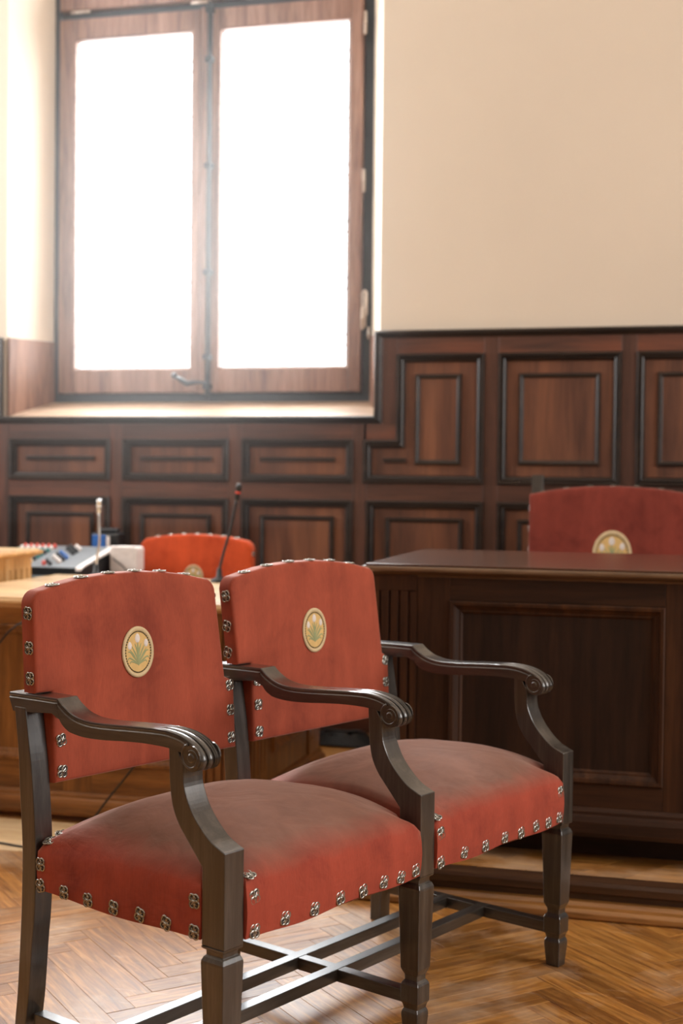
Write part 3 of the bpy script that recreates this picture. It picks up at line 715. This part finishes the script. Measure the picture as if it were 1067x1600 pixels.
# match arc lengths
def cum(P):
    L = [0]
    for a, c in zip(P, P[1:]): L.append(L[-1] + math.dist(a, c))
    return L
ct = cum(arm_top[:i_scroll]); cb = cum(bcd)
for i in range(NTOP):
    if i < i_scroll:
        t = ct[i] / ct[-1] * cb[-1]; k = max(j for j in range(len(cb)) if cb[j] <= t + 1e-9); k = min(k, len(cb) - 2)
        f_ = (t - cb[k]) / (cb[k + 1] - cb[k]); arm_bot.append(tuple(bcd[k][j] + (bcd[k + 1][j] - bcd[k][j]) * f_ for j in (0, 1)))
    else:
        arm_bot.append((-.084, .6565) if i > i_scroll + 9 else tuple(bcd[-1][j] + ((-.084, .6565)[j] - bcd[-1][j]) * (i - i_scroll + 1) / 11 for j in (0, 1)))
def armrest(u, parent):
    mb = MB(); u0_, u1_ = u + .001, u + .0505; W_ = u1_ - u0_
    # reeds: offsets across the width
    prof = []
    NU = 34
    rows = []
    for i in range(NTOP):
        p = Vector(arm_top[i]); q = Vector(arm_bot[i])
        tg = (Vector(arm_top[min(i + 1, NTOP - 1)]) - Vector(arm_top[max(i - 1, 0)])).normalized(); nr = Vector((-tg.y, tg.x))
        s = min(1, max(0, (p.x + .178) / .05)) if i < i_scroll + 40 else 1
        if i > NTOP - 6: s *= max(.0, (NTOP - 1 - i) / 5)
        row = [(u0_, q)]
        row = []
        pts = [(u0_, q), (u0_, p - nr * .0105), (u0_ + .0016, p - nr * .0085), (u0_ + .0016, p - nr * .0065), (u0_ + .0003, p - nr * .0045), (u0_ + .0009, p - nr * .0012)]
        row = [(a, -v.x, v.y) for a, v in pts]
        for j in range(NU + 1):
            x = j / NU
            # three lobes separated by two V grooves
            hgt = 0
            for c, wd, dp in ((.36, .045, .0085), (.70, .045, .0085), (.83, .03, .0045)): hgt -= dp * max(0, 1 - abs(x - c) / wd)
            lob = -.0045 * (abs((x - .18) / .18) ** 2 if x < .36 else abs((x - .54) / .18) ** 2 if x < .72 else abs((x - .86) / .14) ** 2)
            v = p + nr * s * (hgt + lob)
            row.append((u0_ + .003 + (W_ - .006) * x, -v.x, v.y))
        pts = [(u1_ - .0009, p - nr * .0012), (u1_ - .0003, p - nr * .0045), (u1_ - .0016, p - nr * .0065), (u1_ - .0016, p - nr * .0085), (u1_, p - nr * .0105), (u1_, q)]
        row += [(a, -v.x, v.y) for a, v in pts]
        rows.append(row)
    mb.grid(rows, True, 0, True, True, True)
    o = mb.build('armrest', OAK['Y'], parent, 0, sharp=28)
    # volute carved on both cheeks
    for uu, sg in ((u0_, -1), (u1_, 1)):
        v = MB(); pts = []
        for k in range(26):
            t = k / 25; a = PI * .62 + 2.05 * PI * t; r_ = .0235 - .0125 * t
            pts.append((uu + sg * .0006, -(-.0795 - math.cos(a) * r_ * 1.0 * -1), .6535 + math.sin(a) * r_))
        v.tube(pts, [.0026 - .0008 * k / 25 for k in range(26)], 6)
        cp = []
        n = 20
        r1 = [(uu - sg * .002, .0795 + .0215 * math.cos(2 * PI * i / n), .6525 + .0215 * math.sin(2 * PI * i / n)) for i in range(n)]
        r2 = [(uu + sg * .0012, y, z) for _, y, z in r1]
        v.grid([r1, r2], True, 0, False, True, True)
        n_ = [(uu + sg * .0012, .0795 + .0085 * math.cos(2 * PI * i / n), .6525 + .0085 * math.sin(2 * PI * i / n)) for i in range(n)]
        n2 = [(uu + sg * .0028, .0795 + .006 * math.cos(2 * PI * i / n), .6525 + .006 * math.sin(2 * PI * i / n)) for i in range(n)]
        v.grid([n_, n2], True, 0, False, True, True)
        v.build('volute', OAK['Y'], o)
    return o
for i in range(3):
    u = i * WB
    armrest(u, bench)
    mb = MB(); mb.prism(SUPP, yz, u + .002, u + PW - .001 if i < 3 else 0); mb.build('arm_support', OAK['Z'], bench, .0018)
    frontleg(u).build('front_leg', OAK['Z'], bench, .0012)
    mb = MB(); mb.prism(rear_b + rear_f[::-1], yz, u, u + .0415); mb.build('rear_leg', OAK['Z'], bench, .0018)
    mb = MB(); mb.box(u + .012, u + .039, .045, .512, .074, .100); mb.build('side_stretcher', OAK['Y'], bench, .0015)
for v in (.231, .340):
    mb = MB(); mb.box(.014, 2 * WB + .037, v - .0135, v + .0135, .075, .1008); mb.build('long_stretcher', OAK['X'], bench, .0015)
# rails hidden in the seat
mb = MB()
mb.box(.01, 2 * WB + .04, .010, .04, .352, .40); mb.box(.01, 2 * WB + .04, .47, .495, .352, .40); mb.build('seat_rail', OAK['X'], bench)

FRONTV = lambda z: .488 + (z - .54) * .062   # local y of back's front plane
REARV = lambda z: FRONTV(z) + .040
def back_outline(uL, uR, lL, lR):
    top = []
    r_ = .030; zt = .912
    P = [(lL, .541), (lR, .538), (lR, .684), (uR + .020, .696)]
    P += arc(uR - r_, zt - r_, r_, 0, PI / 2, 6)
    w_ = uR - uL
    for k in range(1, 12):
        x = uR - r_ - (w_ - 2 * r_) * k / 12; t = 1 - abs(2 * k / 12 - 1) ** 2.2; P.append((x, zt + .024 * t))
    P += arc(uL + r_, zt - r_, r_, PI / 2, PI, 6) + [(uL + (.016 if uL > .1 else 0), .7165), (lL, .7160)]
    return dens(P, .03)
backs = [(.004, .498, .043, .545), (.545, 1.066, .603, 1.108)]
for i, (a, c, l0, l1) in enumerate(backs):
    bo = cushion_back('backrest', back_outline(a, c, l0, l1), FRONTV, REARV, VELB, bench)
    mu = (.258, .815)[i]
    zz = .774; M = Matrix.Translation((mu, FRONTV(zz) - .0066, zz)) @ Matrix.Rotation(PI / 2 - .062, 4, 'X')
    md = inst(MEDM, 'medallion', bo, M); md['label'] = 'oval gold embroidered medallion with three white buds'
    for z in (.868, .802, .744): rosette(bo, (a - .0005, (FRONTV(z) + REARV(z)) / 2 - .004, z), (-1, 0, 0), random.uniform(-.3, .3), 1.0)
    for z in (.868, .802, .744): rosette(bo, (c + .0005, (FRONTV(z) + REARV(z)) / 2 - .004, z), (1, 0, 0), random.uniform(-.3, .3), 1.0)
    for k in range(6):
        t = (k + .35) / 6.0; x = a + .035 + (c - a - .07) * t; tt = 1 - abs(2 * t - 1) ** 2.2
        rosette(bo, (x, FRONTV(.92) + .016, .912 + .024 * tt + .0006), (.15 * (t - .5), 0, 1), random.uniform(-.3, .3), 1.0)
    for z in (.676, .622, .562):
        rosette(bo, (l0 + .0165, FRONTV(z) - .0005, z), (0, -1, 0), random.uniform(-.25, .25), .98)
        rosette(bo, (l1 - .0165, FRONTV(z) - .0005, z), (0, -1, 0), random.uniform(-.25, .25), .98)

def seat(i, parent):
    a, c = (0.002, .5700) if i == 0 else (.5990, 1.1685)
    pl = (.0525 if i == 0 else .6125) ; pr = (.5575 if i == 0 else 1.1175)
    rl = (.0435 if i == 0 else .6035); rr = (.5580 if i == 0 else 1.1180)
    # outline in (u, y); y=0 front, y=.49 back
    P = [(pl, -.002), (pr, -.002), (pr, .055), (c, .056), (c, .489), (rr, .491), (rr, .508), (rl, .508), (rl, .491), (a, .489), (a, .056), (pl, .055)]
    P = dens(P, .014); n = len(P); cx, cy = (a + c) / 2, .25
    mb = MB(); rows = []
    def rim(p):
        x = (p[0] - cx) / ((c - a) / 2); y = (p[1] - cy) / .25
        ws = x ** 6 / (x ** 6 + y ** 6 + 1e-6)
        lf = .30 if i == 0 else 1.12; lx = lf + (1.0 - lf) / (1 + math.exp(-6 * x)); fy = 1 / (1 + math.exp(8 * y))
        return .427 + .012 * fy + .042 * max(0, 1 - y * y) * lx * ws + (.014 * max(0, 1 - x * x) + .004) * (1 - ws)
    rows.append([(p[0], p[1], .3435 + .003 * math.sin(p[0] * 23 + p[1] * 17)) for p in P])
    for t in (.25, .5, .75):
        rows.append([(p[0] + (p[0] - cx) * .004 * math.sin(PI * t), p[1] + (p[1] - cy) * .006 * math.sin(PI * t) - .003 * math.sin(PI * t) * (p[1] < 0), .3435 + (rim(p) - .352) * t) for p in P])
    rows.append([(p[0], p[1], rim(p) - .010) for p in P])
    zpk = .519
    for s in (.992, .975, .95, .91, .85, .77, .67, .55, .42, .28, .14, .02):
        row = []
        for p in P:
            r_ = rim(p); k = 1 - s
            # blend the notched outline toward a smooth super-ellipse
            ang = math.atan2((p[1] - cy) / .25, (p[0] - cx) / ((c - a) / 2)); q = 1 / ((abs(math.cos(ang)) ** 5 + abs(math.sin(ang)) ** 5) ** .2)
            ex, ey = cx + (c - a) / 2 * q * math.cos(ang), cy + .25 * q * math.sin(ang)
            bl = min(1, k / .35)
            bx_, by_ = p[0] * (1 - bl) + ex * bl, p[1] * (1 - bl) + ey * bl
            x, y = cx + (bx_ - cx) * s, cy + (by_ - cy) * s
            h_ = 1 - s ** (2.9 if i == 0 else 2.7)
            edge_ = -.010 * max(0, 1 - k / .03)
            row.append((x, y, r_ + (zpk - r_) * h_ + edge_))
        rows.append(row)
    mb.grid(rows, True, 0, True, True, True)
    so = mb.build('seat', VELS, parent, 0, sharp=70)
    fr = [.073, .152, .232, .305, .373, .437, .492, .5405] if i == 0 else [.627, .712, .792, .868, .935, .998, 1.052, 1.100]
    for k, u in enumerate(fr): rosette(so, (u, -.0035, .3565 + .003 * (k % 2)), (0, -1, 0), random.uniform(-.3, .3), 1.02)
    rosette(so, (fr[0] - .001, -.0035, .416), (0, -1, 0), .2, 1.0)
    if i == 1: rosette(so, (1.104, -.0035, .418), (0, -1, 0), .1, 1.0)
    rosette(so, (fr[0] - .004, .006, rim((fr[0], 0)) + .004), (-.2, -.3, 1), .2, .9)
    if i == 0:
        for v in (.479, .410, .343, .273, .204, .138, .069): rosette(so, (a - .0015, v, .3565 + random.uniform(-.002, .002)), (-1, 0, 0), random.uniform(-.3, .3), 1.02)
        rosette(so, (a - .0015, .069, .410), (-1, 0, 0), .1, 1.02); rosette(so, (a - .0015, .479, .396), (-1, 0, 0), .1, 1.02)
    rosette(so, (rl + .012, .485, .440), (-.3, -.4, 1), .2, 1.0); rosette(so, (a + .016, .474, .438), (-.4, 0, 1), .3, 1.0)
    return so
seat(0, bench); seat(1, bench)

# ------------------------------------------------------------------ chairs beyond
def armless_outline(w_, z0, zt, r_, rise):
    P = [(-w_ / 2, z0), (w_ / 2, z0)] + arc(w_ / 2 - r_, zt - r_, r_, 0, PI / 2, 6)
    for k in range(1, 12): P.append((w_ / 2 - r_ - (w_ - 2 * r_) * k / 12, zt + rise * (1 - abs(k / 6 - 1) ** 2.2)))
    P += arc(-w_ / 2 + r_, zt - r_, r_, PI / 2, PI, 6)
    return dens(P, .04)
def chair(name, label, loc, rz, w_, zt, rise, r_, vel, group, finial=False, med=(.745, .0425, .052), hz=0.0):
    ch = empty(name, loc, rz, label, 'chair', group)
    fv = lambda z: .0 + (z - .5) * .05; rv = lambda z: fv(z) + .05
    bo = cushion_back('backrest', armless_outline(w_, .55, zt, r_, rise), fv, rv, vel, ch)
    zz = med[0]; md = inst(MEDM, 'medallion', bo, Matrix.Translation((0, fv(zz) - .0068, zz)) @ Matrix.Rotation(PI / 2 - .05, 4, 'X') @ Matrix.Diagonal((med[1] / .0425, med[2] / .052, 1.3, 1)))
    md['label'] = 'gold embroidered medallion with white buds'
    for k in range(7):
        t = (k + .5) / 7; x = -w_ / 2 + r_ + (w_ - 2 * r_) * t; rosette(bo, (x, fv(zt) + .02, zt + rise * (1 - abs(2 * t - 1) ** 2.2) + .001), (0, 0, 1), .3 * k, 1.0)
    for z in (zt - .06, zt - .14, zt - .22, zt - .30):
        rosette(bo, (w_ / 2 + .0005, fv(z) + .024, z), (1, 0, 0), .2, 1.0); rosette(bo, (-w_ / 2 - .0005, fv(z) + .024, z), (-1, 0, 0), .2, 1.0)
    D = .44
    for sx in (-1, 1):
        xx = sx * (w_ / 2 - .03)
        q = MB(); q.prism([(.0, 0), (.04, 0), (.012, .40), (.035, .56), (.06, zt - .02 + (.095 if finial else 0)), (.02 if not finial else .018, zt - .02 + (.095 if finial else 0)), (-.005, .56), (-.03, .40)], lambda p, z_, t: (t, p + .02, z_), xx - .022, xx + .022)
        rl = q.build('rear_leg', OAK['Z'], ch, .002)
        if finial:
            q = MB(); q.box(xx - .024, xx + .024, .052, .092, zt + .030, zt + .038); q.box(xx - .024, xx + .024, .052, .092, zt + .058, zt + .066); q.build('finial_band', OAK['X'], rl, .001)
        q = MB(); rows = []
        for z, e in leg_prof + []: rows.append([(xx - .024 + e, -D + e, z * 1.25), (xx + .024 - e, -D + e, z * 1.25), (xx + .024 - e, -D + .048 - e, z * 1.25), (xx - .024 + e, -D + .048 - e, z * 1.25)])
        q.grid(rows, True, 0, False, True, True); q.build('front_leg', OAK['Z'], ch, .001)
    P = dens([(-w_ / 2 + .01, -D), (w_ / 2 - .01, -D), (w_ / 2 - .01, -.01), (-w_ / 2 + .01, -.01)], .03)
    cy = -D / 2; rows = [[(x, y, .40) for x, y in P], [(x, y, .455) for x, y in P]]
    for s in (.985, .95, .88, .75, .55, .3, .05): rows.append([(x * s, cy + (y - cy) * s, .462 + .035 * (1 - s * s)) for x, y in P])
    q = MB(); q.grid(rows, True, 0, True, True, True); so = q.build('seat', VELS, ch, 0, sharp=60)
    for k in range(6): rosette(so, (-w_ / 2 + .04 + (w_ - .08) * k / 5, -D - .001, .41), (0, -1, 0), .2 * k)
    q = MB(); q.box(-w_ / 2 + .03, w_ / 2 - .03, -D + .012, -D + .036, .15, .18); q.box(-w_ / 2 + .02, -w_ / 2 + .045, -D + .03, .02, .13, .16); q.box(w_ / 2 - .045, w_ / 2 - .02, -D + .03, .02, .13, .16); q.build('stretcher', OAK['X'], ch, .001)
    return ch
chair('low_back_chair', 'orange-red velvet chair with rounded low back behind the honey oak desk', (-2.113, 5.555, 0), -.06, .527, .862, .020, .045, VELO, None, False, (.698, .046, .052))
chair('high_back_chair', 'large deep red velvet armchair with wooden finial behind the dark desk', (-.318, 5.37, .0935), 0, .65, .985, .034, .006, VELD, None, True, (.757, .074, .090))

# ------------------------------------------------------------------ microphones
def mic(label, base, path, r_head, gloss):
    m_ = empty('gooseneck_microphone', base, 0, label, 'microphone', 'gooseneck microphones on the honey desk')
    q = MB(); q.lathe([(.034, 0), (.034, .006), (.030, .012), (.012, .020), (.009, .050), (.006, .055)], (0, 0, 0), 20); q.build('base', BLACKP, m_)
    pts = [Vector(p) - Vector(base) for p in path]; n = len(pts)
    q = MB(); q.tube([tuple(p) for p in catmull([tuple(p) for p in pts[:-1]], 5)], .0056, 8); q.build('gooseneck', gloss, m_)
    a, c = pts[-2], pts[-1]; d = (c - a)
    q = MB(); q.tube([tuple(a + d * t) for t in (0, .04, .1, .55, .6, .62, .85, .97, 1.0)], [.004, .008, .0095, .0095, .0095, .0108, .0115, .008, .001], 12); q.build('head', BLACKP if gloss is BLACKP else SILVP, m_)
    q = MB(); q.tube([tuple(a + d * .40), tuple(a + d * .52)], .0103, 12); rg = q.build('ring', REDP if gloss is BLACKP else SILVP, m_)
    if gloss is BLACKP: rg['label'] = 'red light ring'
    return m_
mic('gooseneck microphone with red ring leaning right, behind the gap between the bench backs', (-1.765, 4.92, .7305), [(-1.765, 4.92, .775), (-1.757, 4.92, .81), (-1.742, 4.92, .865), (-1.720, 4.92, .94), (-1.698, 4.92, 1.045), (-1.687, 4.92, 1.108)], .01, BLACKP)
mic('upright gooseneck microphone gleaming white, in front of the mixing console', (-2.29, 4.95, .7305), [(-2.29, 4.95, .77), (-2.287, 4.95, .80), (-2.276, 4.95, .873), (-2.278, 4.95, .93), (-2.279, 4.95, .985), (-2.278, 4.95, 1.042)], .01, SILVP)

# ------------------------------------------------------------------ side table with sound equipment
tb = empty('equipment_table', (-2.98, 5.42, 0), 0, 'dark low table under the mixing console in the corner', 'table')
q = MB(); q.box(-.52, .50, -.31, .31, .685, .715); q.build('top', DARKT, tb, .003)
for sx in (-.48, .42):
    for sy in (-.28, .22): q = MB(); q.box(sx, sx + .05, sy, sy + .05, 0, .685); q.build('leg', BLACKP, tb, .002)
mx_ = empty('mixing_console', (-2.69, 5.36, .7155), 0, 'grey audio mixing console with rows of coloured knobs', 'console')
SL = lambda y: .030 + (y + .17) / .34 * .075
def cons(p, q_, t): return (t, p, q_)
q = MB(); q.prism([(-.17, .003), (-.17, .032), (.16, .106), (.17, .10), (.17, .003)], cons, -.21, .21); q.build('housing', GREYP, mx_, .002)
q = MB(); q.box(-.215, .215, -.178, -.168, .0, .034); q.build('front_lip', BLACKP, mx_, .003)
q = MB(); q.prism([(-.185, .002), (-.19, .025), (-.165, .036), (.165, .098), (.175, .09), (.175, .002)], cons, .211, .223); q.build('side_cheek', BLACKP, mx_, .003)
q = MB(); q.prism([(-.185, .002), (-.19, .025), (-.165, .036), (.165, .098), (.175, .09), (.175, .002)], cons, -.223, -.211); q.build('side_cheek', BLACKP, mx_, .003)
q = MB(); q.prism([(-.192, .020), (-.19, .034), (-.165, .044), (.168, .112), (.174, .106), (.174, .096), (-.165, .034)], cons, .205, .232); q.build('trim_rail', WHITEP, mx_, .004)
kms = []
for mt_ in (REDP, TEALP, CREAMP, BLACKP, WHITEP, BLUES):
    q = MB(); q.lathe([(.0095, 0), (.009, .012), (.006, .013), (.005, .018), (.001, .019)], (0, 0, 0), 8); kms.append(q.mesh('knob', mt_))
ti = math.atan2(.074, .33)
for c_ in range(9):
    for r_ in range(9):
        x = -.185 + c_ * .028 + (.05 if c_ > 5 else 0); y = -.13 + r_ * .032
        if x > .19: continue
        kk = 0 if r_ == 8 else (1 if r_ in (3, 4, 6) else (2 if r_ == 1 else (3 if r_ in (2, 5) else (4 if r_ == 7 else 5))))
        if c_ > 5 and (c_ * 7 + r_ * 3) % 4 == 0: continue
        if c_ > 5: kk = (0, 3, 3, 4, 3, 5)[(c_ + r_) % 6]
        inst(kms[kk], 'knob', mx_, Matrix.Translation((x, y, .032 + (y + .17) / .33 * .074)) @ Matrix.Rotation(ti, 4, 'X'))
wbx = empty('white_speaker_box', (-2.385, 5.47, .7155), .0, 'small white plastic box with rounded corners beside the mixing console', 'box')
P = arc(.048, .098, .016, 0, PI / 2, 5) + arc(-.048, .098, .016, PI / 2, PI, 5) + arc(-.048, .016, .016, PI, 1.5 * PI, 5) + arc(.048, .016, .016, 1.5 * PI, 2 * PI, 5)
q = MB(); q.prism(P, lambda p, z_, t: (p, t, z_), -.04, .04, smooth=False); q.build('shell', WHITEP, wbx, .006)
q = MB(); q.tube([(-.045, -.046, .06), (-.02, -.062, .05), (.01, -.066, .03), (.03, -.064, .008), (.05, -.06, .006)], .003, 6); q.build('lead', BLACKP, wbx)
rk = empty('radio_unit', (-2.545, 5.61, .7155), 0, 'black electronic unit with blue display behind the mixing console', 'device')
q = MB(); q.box(-.055, .075, -.04, .04, 0, .165); q.box(-.035, .06, -.03, .03, .165, .185); q.build('casing', BLACKP, rk, .01)
q = MB(); q.box(-.05, .015, -.0435, -.038, .095, .155); dd = q.build('display', BLUES, rk, .003); dd['label'] = 'blue display'
q = MB(); q.box(.02, .035, -.05, -.04, .09, .15); q.build('white_tab', WHITEP, rk, .002)

# ------------------------------------------------------------------ cables
def cable(name, label, pts, r_=.0035):
    q = MB(); q.tube(catmull(pts, 8), r_, 6); o = q.build(name, CABLEM); tag(o, label, 'cable'); return o
cable('hanging_cable', 'black cable hanging down the front of the honey oak desk at left', [(-2.02, 4.044, .700), (-2.03, 4.035, .68), (-2.144, 4.038, .642), (-2.226, 4.038, .56), (-2.33, 4.038, .40), (-2.42, 4.03, .2), (-2.47, 3.98, .05), (-2.5, 3.9, .006)])
cable('trailing_cable', 'black cable slanting below the bench back and trailing over the floor', [(-1.55, 4.038, .42), (-1.66, 4.035, .30), (-1.74, 4.035, .192), (-1.83, 4.035, .08), (-1.87, 4.00, .012), (-1.84, 3.85, .0062), (-1.90, 3.74, .0062), (-1.962, 3.732, .0062), (-2.05, 3.751, .0062), (-2.2, 3.78, .0062), (-2.4, 3.82, .0062)])
q = MB()
for k in range(7):
    n = 26; a0 = k * .9; ax, ay = .16 - .012 * k, .085 - .006 * k
    q.tube([(ax * math.cos(a0 + 2 * PI * i / n), ay * math.sin(a0 + 2 * PI * i / n), .008 + .007 * k + .004 * math.sin(3 * (a0 + 2 * PI * i / n))) for i in range(n)], .006, 6)
o = q.build('cable_coil', BLACKP); o.location = (-1.45, 5.60, 0); tag(o, 'black cable coil on the floor in the gap between the two desks', 'cable')

# ------------------------------------------------------------------ added haze volume imitating lens glare around the window
hm = bpy.data.materials.new('glare_haze'); hm.use_nodes = True; hn = hm.node_tree
for n_ in list(hn.nodes):
    if n_.type == 'BSDF_PRINCIPLED': hn.nodes.remove(n_)
vs = hn.nodes.new('ShaderNodeVolumeScatter'); vs.inputs['Anisotropy'].default_value = 0.5; vs.inputs['Color'].default_value = (1, 0.955, 0.92, 1)
tc_ = hn.nodes.new('ShaderNodeTexCoord'); mp_ = hn.nodes.new('ShaderNodeMapping'); mp_.vector_type = 'TEXTURE'
mp_.inputs['Location'].default_value = (-2.3, 5.7, 2.0); mp_.inputs['Scale'].default_value = (1.75, 1.6, 2.3)
gr = hn.nodes.new('ShaderNodeTexGradient'); gr.gradient_type = 'QUADRATIC_SPHERE'
mu_ = hn.nodes.new('ShaderNodeMath'); mu_.operation = 'MULTIPLY'; mu_.inputs[1].default_value = 0.105
hn.links.new(tc_.outputs['Object'], mp_.inputs[0]); hn.links.new(mp_.outputs[0], gr.inputs[0]); hn.links.new(gr.outputs['Fac'], mu_.inputs[0]); hn.links.new(mu_.outputs[0], vs.inputs['Density'])
hn.links.new(vs.outputs[0], hn.nodes['Material Output'].inputs['Volume'])
q = MB(); q.box(-4.2, -.7, 5.0, 5.875, 0.93, 4.6); o = q.build('haze', hm); o['kind'] = 'stuff'; tag(o, 'added haze volume imitating lens glare around the window', 'haze')
